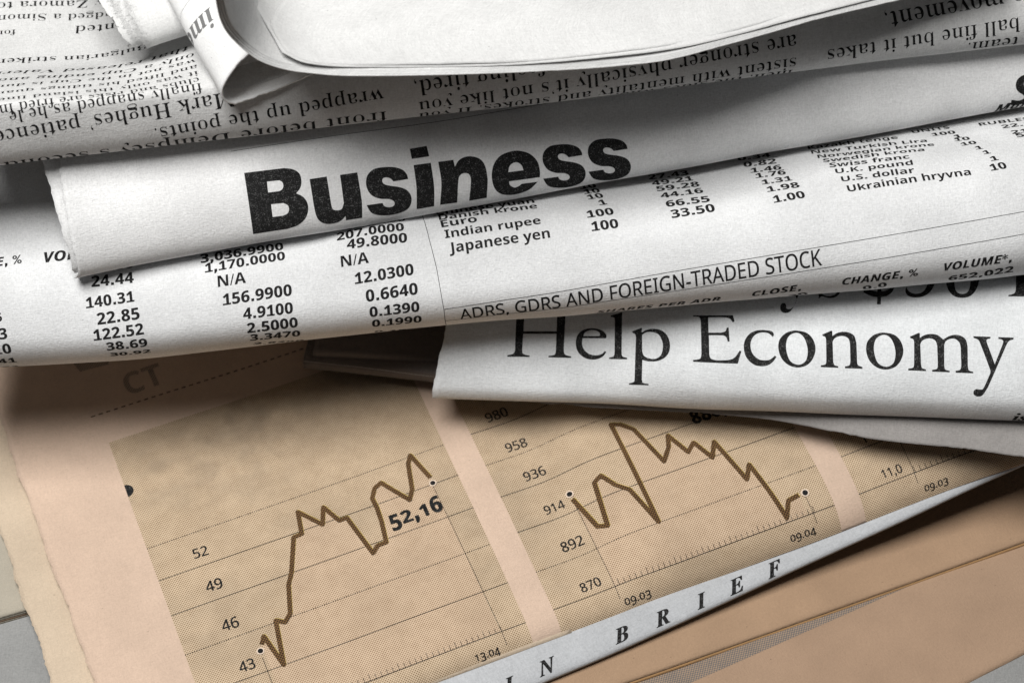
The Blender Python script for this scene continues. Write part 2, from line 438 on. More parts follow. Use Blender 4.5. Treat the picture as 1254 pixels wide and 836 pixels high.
# ================================================================== currency table newspaper (a thick roll)
def roll(*k): return [(-11, -10), (-6, 0), (3.2, 67), (6.5, 99)] + list(k)
QA = roll((9, 128), (14, 148), (20, 165), (32, 180), (70, 184))
Q1 = roll((9, 136), (14, 148), (18, 165), (24, 188), (30, 198), (70, 192))
Q2 = roll((10, 141), (15, 152), (17, 174), (20, 190), (26, 203), (40, 203), (70, 190))
Q3 = roll((10, 140), (16, 152), (19, 172), (22, 188), (26, 201), (40, 205), (70, 190))
QC = roll((10, 140), (14.8, 150), (17.4, 166), (20, 186), (22.5, 198), (26, 203), (40, 205), (70, 190))
Q5 = roll((10, 137), (15, 155), (17.4, 176), (20, 190), (22.5, 199), (26, 203), (40, 204), (70, 190))
Q6 = roll((10, 135), (16, 155), (18.5, 175), (21, 192), (23.5, 201), (40, 203), (70, 190))
Q7 = roll((10, 135), (16, 152), (19, 172), (22, 189), (25, 198), (28, 204), (45, 206), (70, 190))
S_2 = Fold(rest(S_H, [(-80, 454), (0, 449), (187, 438), (372, 416.5), (470, 406), (543, 398), (697, 386.5), (820, 375.5), (993, 360.5), (1130, 348.5), (1254, 336.6), (1350, 327)], (2.6, 2.6),
                [QA, QA, Q1, Q2, Q3, QC, QC, Q5, Q6, Q7, Q7, Q7]) if False else
           [(x, y, z, p) for (x, y), z, p in zip([(-80, 454), (0, 449), (187, 438), (372, 416.5), (470, 406), (543, 398), (697, 386.5), (820, 375.5), (993, 360.5), (1130, 348.5), (1254, 336.6), (1350, 327)],
                                                 [27.6, 27.8, 28, 28.4, 28.8, 29.3, 30.5, 32, 34.4, 36.4, 38.2, 39.6], [QA, QA, Q1, Q2, Q3, QC, QC, Q5, Q6, Q7, Q7, Q7])], -40, 70, wr=(51, 0.06, 24))
T_2 = thing('newspaper', 'newspaper rolled over with bold currency and stock price tables', 'newspaper', S_2)
sheet('front_page', S_2, M_NEWS, T_2)

# ================================================================== "Business" newspaper
ZB = [(-14, -4), (-2.5, 0), (2.2, 100), (4.5, 124), (11, 146), (25, 166), (40, 178), (60, 180)]
ZC = [(-14, -4), (-2.5, 0), (2.5, 100), (5.5, 127), (13, 148), (25, 168), (40, 178), (60, 180)]
ST_Z = rest(S_2, [(0, 361), (91, 341), (191, 320.6), (301, 300.6), (420, 280.5), (536, 260.8), (673, 235.6), (820, 208.5), (993, 178.5), (1166, 146), (1254, 131), (1350, 115)], (1.4, 1.6), [ZB] * 5 + [ZC] * 7)
S_Z = Fold(ST_Z, -24, 21.5, wr=(61, 0.10, 24))
T_Z = thing('newspaper', 'folded pale newspaper with the heavy black headline Business and a torn left end', 'newspaper', S_Z)
LZ = S_Z.edge([(92.5, 341), (89, 320), (83, 285), (77, 245), (72, 205), (68, 170), (64, 140)])
sheet('front_page', S_Z, M_NEWS_B, T_Z, left=LZ, v0=-24, jag=(0.16, 0, 0, 0))
fibres('torn_fibres', S_Z, M_NEWS_B, T_Z, [(93, 341), (89, 320), (83, 285), (77, 245), (72, 205), (69, 180)], 240, 0.75, seed=5)
S_Z2 = Fold(ST_Z[:6], -12, 21.5, wr=(61, 0.06, 26), offset=-0.7)
LZ2 = S_Z2.edge([(97, 340), (92, 331), (83, 305), (71, 268), (62, 235), (55, 205), (48, 170), (43, 140)])
sheet('inner_page', S_Z2, M_NEWS_B, T_Z, left=LZ2, v0=0.4, jag=(0.10, 0, 0, 0))

# ================================================================== upside-down sports newspaper
XA = [(-10, -10), (-4, 0), (1.6, 74), (4, 99), (10.8, 117), (11.3, 165), (11.8, 210), (26, 212), (33, 214), (37, 203), (42, 192), (70, 187)]
XB = [(-10, -10), (-4, 0), (1.6, 74), (4, 100), (9.8, 119), (10.4, 165), (11, 207), (26, 211), (33, 214), (37, 203), (42, 192), (70, 187)]
XC = [(-10, -10), (-4, 0), (1.8, 78), (4.5, 103), (9, 124), (11.5, 150), (14, 178), (20, 190), (30, 190), (70, 184)]
XD = [(-10, -10), (-4, 0), (2.2, 90), (5, 120), (9, 144), (13, 170), (30, 182), (70, 182)]
S_X = Fold(rest(S_Z, [(-90, 212.5), (0, 202.4), (180, 181.8), (440, 151), (700, 122.5), (980, 87), (1254, 54.6), (1350, 43)], (2.2, 1.8), [XA, XA, XB, XC, XC, XD, XD, XD]), -9, 75, wr=(71, 0.05, 24))
DZ = S_X.point(*S_X.uv(300, 166))[2] - 61.0        # the papers on top follow the height of the pile
print('DZ', DZ)
T_X = thing('newspaper', 'newspaper lying upside down behind the Business paper, full of small serif text', 'newspaper', S_X)
sheet('front_page', S_X, M_NEWS_D, T_X)

# ================================================================== white curled papers on top
K_ = [(-30, -10), (-5, -4), (-3.5, 5), (3, 120), (9, 148), (13, 176), (40, 180)]
S_K = Fold([(105, -190, 71 + DZ + 5.5, K_), (205, -2, 67 + DZ + 5.5, K_), (240, 63, 66 + DZ + 5.5, K_), (273, 122, 65.4 + DZ + 5.5, K_)], -30, 34, du=0.5, wr=(81, 0.05, 22))
T_K = thing('newspaper', 'bright white newspaper sheet curled into an open tube with a dark hollow end', 'newspaper', S_K)
sheet('curled_page', S_K, M_BRIGHT, T_K, jag=(0, 0.10, 0, 0), step=(0.5, 0.4), thick=0.25)

J_ = [(-20, -4), (-4, 0), (2.5, 118), (5, 150), (10, 165), (40, 178)]
S_J = Fold([(140, 73, 65.5 + DZ, J_), (178, 60, 66 + DZ, J_), (232, 42, 67 + DZ, J_), (330, 8, 68 + DZ, J_)], -20, 40, du=0.5, wr=(82, 0.08, 12))
T_J = thing('newspaper', 'thick white newspaper end with a fuzzy torn edge at the top left', 'newspaper', S_J)
LJ = S_J.edge([(181, 60), (176, 50), (168, 36), (158, 16), (150, -2), (140, -30)])
sheet('page', S_J, M_WHITE, T_J, left=LJ, v0=-4, jag=(0.09, 0, 0, 0), step=(0.3, 0.4), thick=0.45)
fibres('torn_fibres', S_J, M_WHITE, T_J, [(181, 60), (176, 50), (168, 36), (158, 16), (150, -2)], 900, 0.55, 0.09, 6, into=0.7, spread=1.6)
LJ2 = S_J.edge([(172, 58), (160, 42), (150, 28), (138, 8), (128, -8), (112, -36)])
S_J2 = Fold([(130, 76, 65.3 + DZ, J_), (178, 60, 65.8 + DZ, J_), (232, 42, 66.8 + DZ, J_), (330, 8, 67.8 + DZ, J_)], -20, 40, du=0.5, wr=(83, 0.10, 10), offset=-0.9)
sheet('inner_page', S_J2, M_WHITE, T_J, left=LJ2, v0=-3, jag=(0.10, 0, 0, 0), step=(0.3, 0.4), thick=0.45)
fibres('torn_fibres', S_J2, M_WHITE, T_J, [(172, 58), (160, 42), (150, 28), (138, 8), (128, -8)], 1000, 0.6, 0.09, 7, into=0.9, spread=1.6)

def back(r, dx, dy, dz):
    out = []
    for p in r:
        q = at(*p) + np.array([dx, dy, dz]); pp = project(q); out.append((pp[0], pp[1], q[2]))
    return out
R1 = [(258, -60, 99), (262, -20, 95), (266, 10, 90), (275, 35, 85.5), (295, 57, 81), (320, 75, 78.6), (360, 87, 77), (430, 93, 76.2), (600, 90, 75.6), (800, 76, 75.2), (900, 52, 75.2), (1000, 24, 75.2), (1110, -2, 75.2), (1230, -30, 75.2)]
R1 = [(x, y, z + DZ + 3.5) for x, y, z in R1]
R1 = [(x, y, z - 3.0 * min(1, max(0, (x - 430) / 350))) for x, y, z in R1]
S_L = Loft([R1, back(R1, 0, 25, 1.5), back(R1, 0, 60, 2)], wr=(91, 0.05, 30))
T_L = thing('newspaper', 'big blank white newspaper with rounded edges lying on top of the pile', 'newspaper', S_L)
for k in range(4):
    R1k = [(x + 2.8 * k * max(0, (430 - x) / 170), y - 1.9 * k, z + 0.05 * k) for x, y, z in R1]
    sk = Loft([R1k, back(R1k, 0, 25, 1.5), back(R1k, 0, 60, 2)], wr=(91, 0.05, 30))
    sheet('outer_page', sk, M_WHITE, T_L, jag=(0, 0, 0.05, 0), thick=0.14, seed=11 + k)
def z1(x): return float(np.interp(x, [p[0] for p in R1[5:]], [p[2] for p in R1[5:]]))
R2 = [(x, y, z1(x) + 0.50 + max(0, (430 - x) / 85) * 0.8) for x, y in [(345, 64), (372, 77), (430, 82.5), (600, 80.5), (700, 75), (840, 57), (1000, 17), (1110, -11), (1230, -40)]]
S_M = Loft([R2, back(R2, -9, 17, 3.2), back(R2, -32, 60, 4)], wr=(92, 0.08, 24))
sheet('middle_page', S_M, M_WHITE, T_L, jag=(0.05, 0, 0.03, 0), thick=0.08)
R3 = [(x, y, z1(x) + 0.66 + max(0, (430 - x) / 85) * 0.9) for x, y in [(349, 62), (376, 75), (430, 80), (600, 77.5), (700, 71), (840, 52), (1000, 11), (1110, -17), (1230, -46)]]
S_M3 = Loft([R3, back(R3, -2.2, 5, 1.6), back(R3, 3, 15, 3), back(R3, 8, 60, 4)], wr=(93, 0.10, 24))
sheet('upper_page', S_M3, M_WHITE, T_L, jag=(0.08, 0, 0.03, 0), thick=0.08)
# ================================================================== printing: letters, rules, tints
STY = {'serifb': (0x1D400, 0x1D41A, 0x1D7CE), 'bi': (0x1D468, 0x1D482, 0x1D7CE), 'sansb': (0x1D5D4, 0x1D5EE, 0x1D7EC),
       'sans': (0x1D5A0, 0x1D5BA, 0x1D7E2), 'sbi': (0x1D63C, 0x1D656, 0x1D7EC), 'plain': None}
def coded(s, base):
    if base is None: return s
    o = ''
    for ch in s:
        if 'A' <= ch <= 'Z': o += chr(base[0] + ord(ch) - 65)
        elif 'a' <= ch <= 'z': o += chr(base[1] + ord(ch) - 97)
        elif ch.isdigit(): o += chr(base[2] + ord(ch) - 48)
        else: o += ch
    return o
_tc = bpy.data.curves.new('type', 'FONT'); _tc.resolution_u = 5
_to = bpy.data.objects.new('type', _tc); SC.collection.objects.link(_to)
def _flat(body):
    _tc.body = body
    dg = bpy.context.evaluated_depsgraph_get(); ev = _to.evaluated_get(dg)
    me = ev.to_mesh()
    v = np.empty(len(me.vertices) * 3); me.vertices.foreach_get('co', v); v = v.reshape(-1, 3)[:, :2].copy()
    f = [tuple(p.vertices) for p in me.polygons]; ev.to_mesh_clear()
    return v, f
def thin(v, f, dx, dy):
    """move an outline inward (positive) across and along"""
    if not len(v) or (dx == 0 and dy == 0): return v
    key = {}; ids = np.empty(len(v), int)
    for i, p in enumerate(np.round(v, 5)): ids[i] = key.setdefault(tuple(p), len(key))
    cnt = {}
    for p in f:
        for a, b in zip(p, p[1:] + p[:1]):
            a, b = ids[a], ids[b]; cnt[(a, b)] = cnt.get((a, b), 0) + 1
    pos = np.array([k for k in key]); nn = np.zeros((len(key), 2))
    for (a, b) in cnt:
        if (b, a) in cnt: continue
        e = pos[b] - pos[a]; l = np.linalg.norm(e)
        if l < 1e-6: continue
        q = np.array([e[1], -e[0]]) / l; w = min(l, 0.05); nn[a] += q * w; nn[b] += q * w
    nn /= (np.linalg.norm(nn, axis=1, keepdims=True) + 1e-9)
    return v - nn[ids] * np.array([dx, dy])
_G = {}
def glyph(style, ch, dx, dy):
    k = (style, ch, dx, dy)
    if k not in _G:
        base = STY[style]; c = coded(ch, base); H = coded('I', base)
        w = lambda s: (lambda v: v[:, 0].max() - v[:, 0].min())(_flat(s)[0])
        if ('II', style) not in _G: _G[('II', style)] = w(H + H)
        adv = w(H + c + H) - _G[('II', style)]
        if ch == ' ': _G[k] = (np.zeros((0, 2)), [], adv)
        else:
            if ch in ',.' and style != 'serifb':
                w_ = 0.16 if style in ('sansb', 'sbi') else 0.11
                q = [(0.07, 0), (0.07 + w_, 0), (0.07 + w_, w_), (0.07, w_)] if ch == '.' else [(0.05, -0.15), (0.05 + w_ * .55, -0.15), (0.07 + w_, 0), (0.07 + w_, w_), (0.07, w_), (0.07, 0)]
                v, f, adv = np.array(q), [tuple(range(len(q)))], w_ + 0.14
            else: v, f = _flat(c)
            v = thin(v, f, dx, dy)
            _G[k] = (v, f, adv)
    return _G[k]
PRE = {  # style name -> (font, thinning across, along, foot under figure 1, old-style figures, tracking)
    'serif': ('serifb', 0.021, 0.003, 0, 0, 0.0), 'serifbold': ('serifb', 0.0, 0.0, 0, 0, 0), 'tab': ('sansb', -0.016, -0.008, 1, 0, 0.02),
    'gro': ('sansb', -0.004, -0.002, 0, 0, 0.0), 'med': ('sans', -0.020, -0.010, 0, 0, 0.0), 'caps': ('sans', -0.014, -0.008, 0, 0, 0.0),
    'obl': ('sbi', -0.016, -0.008, 0, 0, 0.02), 'bi': ('bi', -0.025, -0.008, 0, 0, 0.0), 'osf': ('sans', -0.022, -0.012, 0, 1, 0.01), 'osfb': ('sansb', -0.03, -0.015, 0, 1, 0.035)}
def line_mesh(text, style):
    font, dx, dy, foot, osf, tr = PRE[style]
    x = 0; VV = []; FF = []; n = 0
    for ch in text:
        v, f, adv = glyph(font, ch, dx, dy); v = v.copy()
        if len(v):
            if osf and ch in '012': v[:, 1] *= 0.76
            if osf and ch in '34579': v[:, 1] -= 0.17
            VV.append(v + [x, 0]); FF += [tuple(i + n for i in p) for p in f]; n += len(v)
            if foot and ch == '1':
                a, b = v[:, 0].min(), v[:, 0].max(); q = np.array([[a - .02, 0.001], [b + .12, 0.001], [b + .12, .105], [a - .02, .105]])
                VV.append(q + [x, 0]); FF.append((n, n+1, n+2, n+3)); n += 4
        x += adv + tr
    return np.concatenate(VV), FF

class Print:
    """one printed part: shapes collected flat in the paper's own millimetres, then laid on the sheet"""
    def __init__(s, S): s.S = S; s.v = []; s.f = []; s.n = 0
    def add(s, v, f, z=0.0):
        v = np.asarray(v, float); s.v.append(np.concatenate([v, np.full((len(v), 1), z)], 1)); s.f += [tuple(i + s.n for i in p) for p in f]; s.n += len(v)
    def char(s, style, ch, p0, ahead, cap, shear):
        """one letter of a given cap height (mm), leaning along its line"""
        v, f = line_mesh(ch, style); a = s.S.uv(*p0); e = s.S.uv(*ahead) - a; e /= np.linalg.norm(e); up = np.array([-e[1], e[0]])
        k = cap / 0.70
        s.add(a + (v[:, :1] - v[:, 0].min()) * k * e + v[:, 1:] * k * (up + shear * e), f)
    def text(s, style, text, p0, p1, ky=1.0, inuv=False):
        v, f = line_mesh(text, style)
        a, b = (np.array(p0, float), np.array(p1, float)) if inuv else (s.S.uv(*p0), s.S.uv(*p1))
        e = b - a; L = np.linalg.norm(e); e = e / L; up = np.array([-e[1], e[0]])
        x0, x1 = v[:, 0].min(), v[:, 0].max(); k = L / (x1 - x0)
        s.add(a + (v[:, :1] - x0) * k * e + v[:, 1:] * k * ky * up, f)
        return a, b, up, k
    def poly(s, q):
        if np.sum(q[:, 0] * np.roll(q[:, 1], -1) - q[:, 1] * np.roll(q[:, 0], -1)) < 0: q = q[::-1]
        t = tessellate_polygon([[Vector((x, y, 0)) for x, y in q]])
        s.add(q, [tri if np.cross(q[tri[1]] - q[tri[0]], q[tri[2]] - q[tri[0]]) > 0 else tri[::-1] for tri in t])
    def rings(s, rings):
        t = tessellate_polygon([[Vector((x, y, 0)) for x, y in q] for q in rings])
        q = np.concatenate(rings)
        s.add(q, [tri if np.cross(q[tri[1]] - q[tri[0]], q[tri[2]] - q[tri[0]]) > 0 else tri[::-1] for tri in t])
    def strip(s, a, b, w):
        e = (b - a) / (np.linalg.norm(b - a) + 1e-9); n = np.array([-e[1], e[0]]) * w / 2
        s.add([a - n, b - n, b + n, a + n], [(0, 1, 2, 3)])
    def rule(s, p0, p1, w, dash=None, inuv=False):
        a, b = (np.array(p0, float), np.array(p1, float)) if inuv else (s.S.uv(*p0), s.S.uv(*p1))
        L = np.linalg.norm(b - a); e = (b - a) / L
        if dash is None: s.strip(a, b, w); return
        x = 0
        while x < L: s.strip(a + e * x, a + e * min(L, x + dash[0]), w); x += dash[0] + dash[1]
    def disc(s, c, r, n=22):
        t = np.linspace(0, 2 * math.pi, n, endpoint=False); s.add(np.stack([c[0] + r * np.cos(t), c[1] + r * np.sin(t)], 1), [tuple(range(n))])
    def path(s, q, w, dz=0.0006):
        """a stroke with round joints; every piece a hair above the one before"""
        q = np.asarray(q, float); z = 0.0
        for i in range(len(q) - 1):
            d = q[i+1] - q[i]; d = d / np.linalg.norm(d); n = np.array([-d[1], d[0]]) * w / 2
            s.add([q[i] - n, q[i+1] - n, q[i+1] + n, q[i] + n], [(0, 1, 2, 3)], z); z += dz
            if i: 
                t = np.linspace(0, 2 * math.pi, 14, endpoint=False)
                s.add(np.stack([q[i][0] + w / 2.05 * np.cos(t), q[i][1] + w / 2.05 * np.sin(t)], 1), [tuple(range(14))], z); z += dz
    def build(s, name, mat, parent, lift=0.02, cut=0.6, cutu=None):
        bm = bmesh.new(); V = np.concatenate(s.v); vs = [bm.verts.new(p) for p in V]
        for p in s.f:
            try: bm.faces.new([vs[i] for i in p])
            except ValueError: pass
        for ax, st in ((1, cut), (0, cutu)):
            if not st: continue
            for c in np.arange(math.ceil(V[:, ax].min() / st), V[:, ax].max() / st) * st:
                no = (0, 1, 0) if ax == 1 else (1, 0, 0); pc = (0, c, 0) if ax == 1 else (c, 0, 0)
                fs = [f for f in bm.faces if min(v.co[ax] for v in f.verts) < c - 1e-6 and max(v.co[ax] for v in f.verts) > c + 1e-6]
                if not fs: continue
                ge = set(fs)
                for f in fs: ge.update(f.edges); ge.update(f.verts)
                bmesh.ops.bisect_plane(bm, geom=list(ge), plane_co=pc, plane_no=no, dist=1e-7)
        bm.verts.index_update()
        q = np.array([tuple(v.co) for v in bm.verts]); F = [[v.index for v in f.verts] for f in bm.faces]; bm.free()
        me = mesh_from(name, s.S.point(q[:, 0], q[:, 1], lift + q[:, 2:3]), F, q[:, :2])
        return link(name, me, parent, [mat])

def spline(pts, org, sc):
    """outline from points; a third entry 1 marks a corner"""
    sx, sy = sc if isinstance(sc, tuple) else (sc, sc)
    P = [(org[0] + p[0] / sx, org[1] + p[1] / sy, len(p) > 2) for p in pts]
    n = len(P); out = []
    for i in range(n):
        p0, p1, p2, p3 = P[(i-1) % n], P[i], P[(i+1) % n], P[(i+2) % n]
        a1, a2 = np.array(p1[:2]), np.array(p2[:2])
        if p1[2] and p2[2]: out.append(a1); continue
        m1 = (a2 - np.array(p0[:2])) / 2 if not p1[2] else (a2 - a1)
        m2 = (np.array(p3[:2]) - a1) / 2 if not p2[2] else (a2 - a1)
        for t in (0, .2, .4, .6, .8):
            out.append((2*t**3-3*t**2+1)*a1 + (t**3-2*t**2+t)*m1 + (-2*t**3+3*t**2)*a2 + (t**3-t**2)*m2)
    return np.array(out)
def letters(pr, items):
    """hand drawn headline letters laid on the sheet"""
    for org, sc, rings in items:
        qs = []
        for r in rings:
            q = spline(r, org, sc); q = np.array([pr.S.uv(*p) for p in q])
            keep = [0]
            for i in range(1, len(q)):
                if np.linalg.norm(q[i] - q[keep[-1]]) > 0.02: keep.append(i)
            qs.append(q[keep])
        pr.rings(qs)

# ---- "Business"
c7 = ((290, 180), 5.016); c8 = ((520, 150), 4.644)
bB = [[(45,160,1),(290,130,1),(345,138),(385,165),(397,210),(390,250),(365,285,1),(405,305),(432,340),(438,390),(420,440),(375,480),(310,503,1),(100,535,1)],
      [(185,213,1),(262,205,1),(280,218),(286,240),(277,262),(258,272,1),(192,280,1)], [(210,352,1),(285,344,1),(312,358),(321,383),(312,408),(285,422,1),(220,430,1)]]
bu = [[(447,198,1),(552,182,1),(578,345,1),(590,382),(620,389),(645,380),(657,345,1),(634,172,1),(740,157,1),(768,330,1),(770,435,1),(670,450,1),(668,424,1),(640,452),(600,468),(550,472),(510,455),(487,420),(472,355,1)]]
bs = [[(1052,197,1),(962,212,1),(945,195),(920,187),(900,192),(893,208),(905,228),(940,238),(990,245),(1040,262),(1068,295),(1073,335),(1055,375),(1010,402),(940,418),(870,418),(825,402),(797,358,1),(895,344,1),(905,362),(930,370),(958,365),(970,348),(960,330),(930,320),(880,318),(830,298),(802,260),(793,215),(805,170),(845,135),(910,124),(970,125),(1020,142),(1045,170)]]
bi_ = [[(1086,112,1),(1192,97,1),(1212,245),(1212,364,1),(1105,382,1),(1103,245)]]
bd = [[(1062,12,1),(1166,-6,1),(1182,58,1),(1075,74,1)]]
bn = [[(77,224,1),(163,213,1),(172,252,1),(195,215),(235,195),(280,195),(320,212),(345,250),(357,310),(358,350),(353,428,1),(253,445,1),(263,345),(260,310),(248,292),(225,288),(203,300),(192,330),(185,455,1),(88,468,1),(95,340)]]
be = [[(655,311,1),(480,335,1),(485,355),(510,370),(535,362),(552,349,1),(643,337,1),(600,378),(545,402),(490,412),(440,408),(405,385),(387,345),(382,290),(395,235),(430,190),(490,165),(545,162),(600,180),(640,220),(655,270)],
      [(476,283,1),(482,250),(505,230),(530,228),(552,245),(562,272,1)]]
pr = Print(S_Z)
letters(pr, [(*c7, bB), (*c7, bu), (*c7, bs), (*c7, bi_), (*c7, bd), (*c8, bn), (*c8, be), ((514.9, 154.7), (5.308, 5.573), bs), ((570.7, 148.4), (5.319, 5.786), bs)])
pr.build('headline', M_INK, T_Z, 0.02, 0.5, 2.0)
pr = Print(S_Z)
pr.rule((283, 185.4), (760, 112), 0.07)
pr.text('obl', 'S', (1237, 129.5), (1266, 125)); pr.text('obl', 'Markets', (1219, 141), (1300, 127))
pr.build('printed_text', M_INK_S, T_Z, 0.02, 0.5, 2.0)

# ---- "Help Economy"
cA = ((610, 370), 5.7); cB = ((840, 370), 5.7); cC = ((1034, 380), 5.7)
hH = [[(65,380,1),(65,369,1),(95,363),(112,352),(118,330,1),(127,100,1),(122,76),(105,68),(75,64,1),(75,54,1),(240,52,1),(240,62,1),(205,68),(187,78),(182,105,1),(177,203,1),(408,203,1),(412,105,1),(408,78),(390,68),(365,64,1),(365,54,1),(525,52,1),(525,62,1),(490,68),(474,80),(470,105,1),(458,340,1),(465,362),(485,372),(510,377,1),(510,388,1),(352,384,1),(352,374,1),(380,370),(398,362),(403,340,1),(407,220,1),(175,220,1),(168,335,1),(172,355),(190,366),(220,371,1),(220,381,1)]]
he = [[(757,241,1),(755,251,1),(590,251,1),(586,290),(600,330),(635,360),(680,370),(720,362),(746,340,1),(755,347,1),(735,375),(700,394),(655,400),(605,388),(560,350),(543,300),(548,245),(575,205),(620,185),(680,183),(730,200),(754,225)],
      [(595,236,1),(605,212),(640,196),(680,197),(706,212),(712,230,1),(704,236,1)]]
hl = [[(775,396,1),(775,386,1),(800,380),(810,368),(813,345,1),(815,130,1),(810,108),(786,103,1),(786,93,1),(866,70,1),(862,345,1),(865,372),(878,382),(900,387,1),(900,398,1)]]
hp = [[(937,203,1),(1000,178,1),(1005,183,1),(1003,212,1),(1030,195),(1075,185),(1130,192),(1175,225),(1198,280),(1195,340),(1165,385),(1110,410),(1050,412),(1007,402,1),(1003,540,1),(1010,560),(1030,567),(1050,569,1),(1050,579,1),(914,574,1),(914,564,1),(935,560),(950,552),(953,530,1),(962,245,1),(957,225),(937,212,1)],
      [(1005,228,1),(1035,210),(1075,208),(1120,225),(1146,275),(1150,320),(1135,370),(1100,393),(1060,393),(1020,375),(1006,345,1)]]
hE = [[(50,92,1),(328,90,1),(340,135,1),(325,140,1),(310,118),(285,108),(250,105,1),(155,105,1),(158,212,1),(245,212,1),(275,203),(285,178,1),(298,176,1),(305,273,1),(292,275,1),(282,245),(262,232),(235,230,1),(160,230,1),(163,360,1),(172,390),(200,402),(250,405),(310,400),(345,380),(375,337,1),(387,342,1),(362,428,1),(50,415,1),(50,402,1),(85,398),(103,388),(108,360,1),(104,135,1),(98,110),(80,101),(50,100,1)]]
hc = [[(606,243,1),(585,222),(560,212),(520,212),(480,230),(455,270),(452,320),(470,365),(510,398),(555,405),(590,398),(621,372,1),(632,380,1),(610,412),(575,438),(530,446),(475,435),(425,390),(405,330),(410,270),(445,220),(500,196),(555,195),(600,203),(614,225)]]
ho = [[(775,198),(840,212),(885,255),(905,320),(890,385),(850,435),(785,455),(720,440),(670,395),(646,330),(652,265),(690,220),(735,201)], [(770,213),(815,235),(842,290),(850,350),(838,405),(805,432),(765,432),(725,405),(703,345),(700,285),(720,235)]]
hn = [[(952,225,1),(1015,198,1),(1022,203,1),(1022,235,1),(1055,215),(1095,206),(1140,212),(1175,235),(1190,285,1),(1195,420,1),(1203,440),(1232,451,1),(1232,464,1),(1110,460,1),(1110,447,1),(1135,442),(1145,430),(1148,405,1),(1145,290,1),(1135,255),(1105,237),(1070,237),(1038,252),(1024,275,1),(1028,415,1),(1038,438),(1063,446,1),(1063,457,1),(942,452,1),(942,440,1),(968,435),(978,425),(980,395,1),(978,260,1),(972,242),(955,236,1)]]
hm = [[(458,183,1),(520,156,1),(527,160,1),(527,192,1),(560,172),(605,164),(650,172),(690,202,1),(730,180),(770,170),(815,178),(848,205),(860,250,1),(862,390,1),(870,418),(900,428,1),(900,438,1),(777,434,1),(777,421,1),(802,416),(813,405),(816,380,1),(812,260,1),(803,225),(775,200),(740,198),(708,215),(697,242,1),(697,385,1),(705,412),(735,421,1),(735,431,1),(613,427,1),(613,414,1),(640,410),(650,398),(652,370,1),(648,250,1),(638,215),(610,197),(575,197),(543,212),(530,237,1),(535,375,1),(543,402),(570,411,1),(570,423,1),(446,418,1),(446,406,1),(472,402),(484,392),(487,365,1),(487,220,1),(480,201),(460,193,1)]]
hy = [[(900,180,1),(1020,184,1),(1020,196,1),(1000,200),(992,212),(998,235,1),(1050,375,1),(1105,235,1),(1109,215),(1098,204),(1075,198,1),(1075,186,1),(1182,190,1),(1180,202,1),(1155,210),(1140,225),(1125,255,1),(1000,540,1),(965,590),(930,600),(905,587),(902,565),(920,549),(950,551),(972,540),(1018,440,1),(1020,420,1),(950,235,1),(940,212),(925,200),(902,192,1)]]
pr = Print(S_H)
letters(pr, [(*cA, hH), (*cA, he), (*cA, hl), (*cA, hp), (*cB, hE), (*cB, hc), (*cB, ho), (*cB, hn), ((947.5, 372.5), 5.7, ho), (*cC, hm), (*cC, hy)])
pr.text('serif', '$90', (1056.6, 363), (1199, 364.2)); pr.text('serif', 'ys', (954, 366), (1030, 363.5)); pr.text('serif', 'B', (1234.4, 363), (1288, 364))
pr.build('headline', M_INK, T_H, 0.02, 0.5, 2.0)
M_PALE_EDGE = paper('pale_page_edge', (0.36, 0.34, 0.32), 20)  # pale strips laid along the fold creases of the inner pages
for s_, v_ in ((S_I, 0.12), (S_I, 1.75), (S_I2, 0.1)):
    pr = Print(s_); pr.rule((0.1, v_), (s_.U[-1] * 0.6, v_), 0.10, None, True); pr.build('page_edge', M_PALE_EDGE, T_H, 0.015, None, 1.0)
pr = Print(S_H); pr.text('bi', 'is', (1239, 514), (1257, 514.6)); pr.build('printed_text', M_INK_S, T_H, 0.02, 0.4, 2.0)

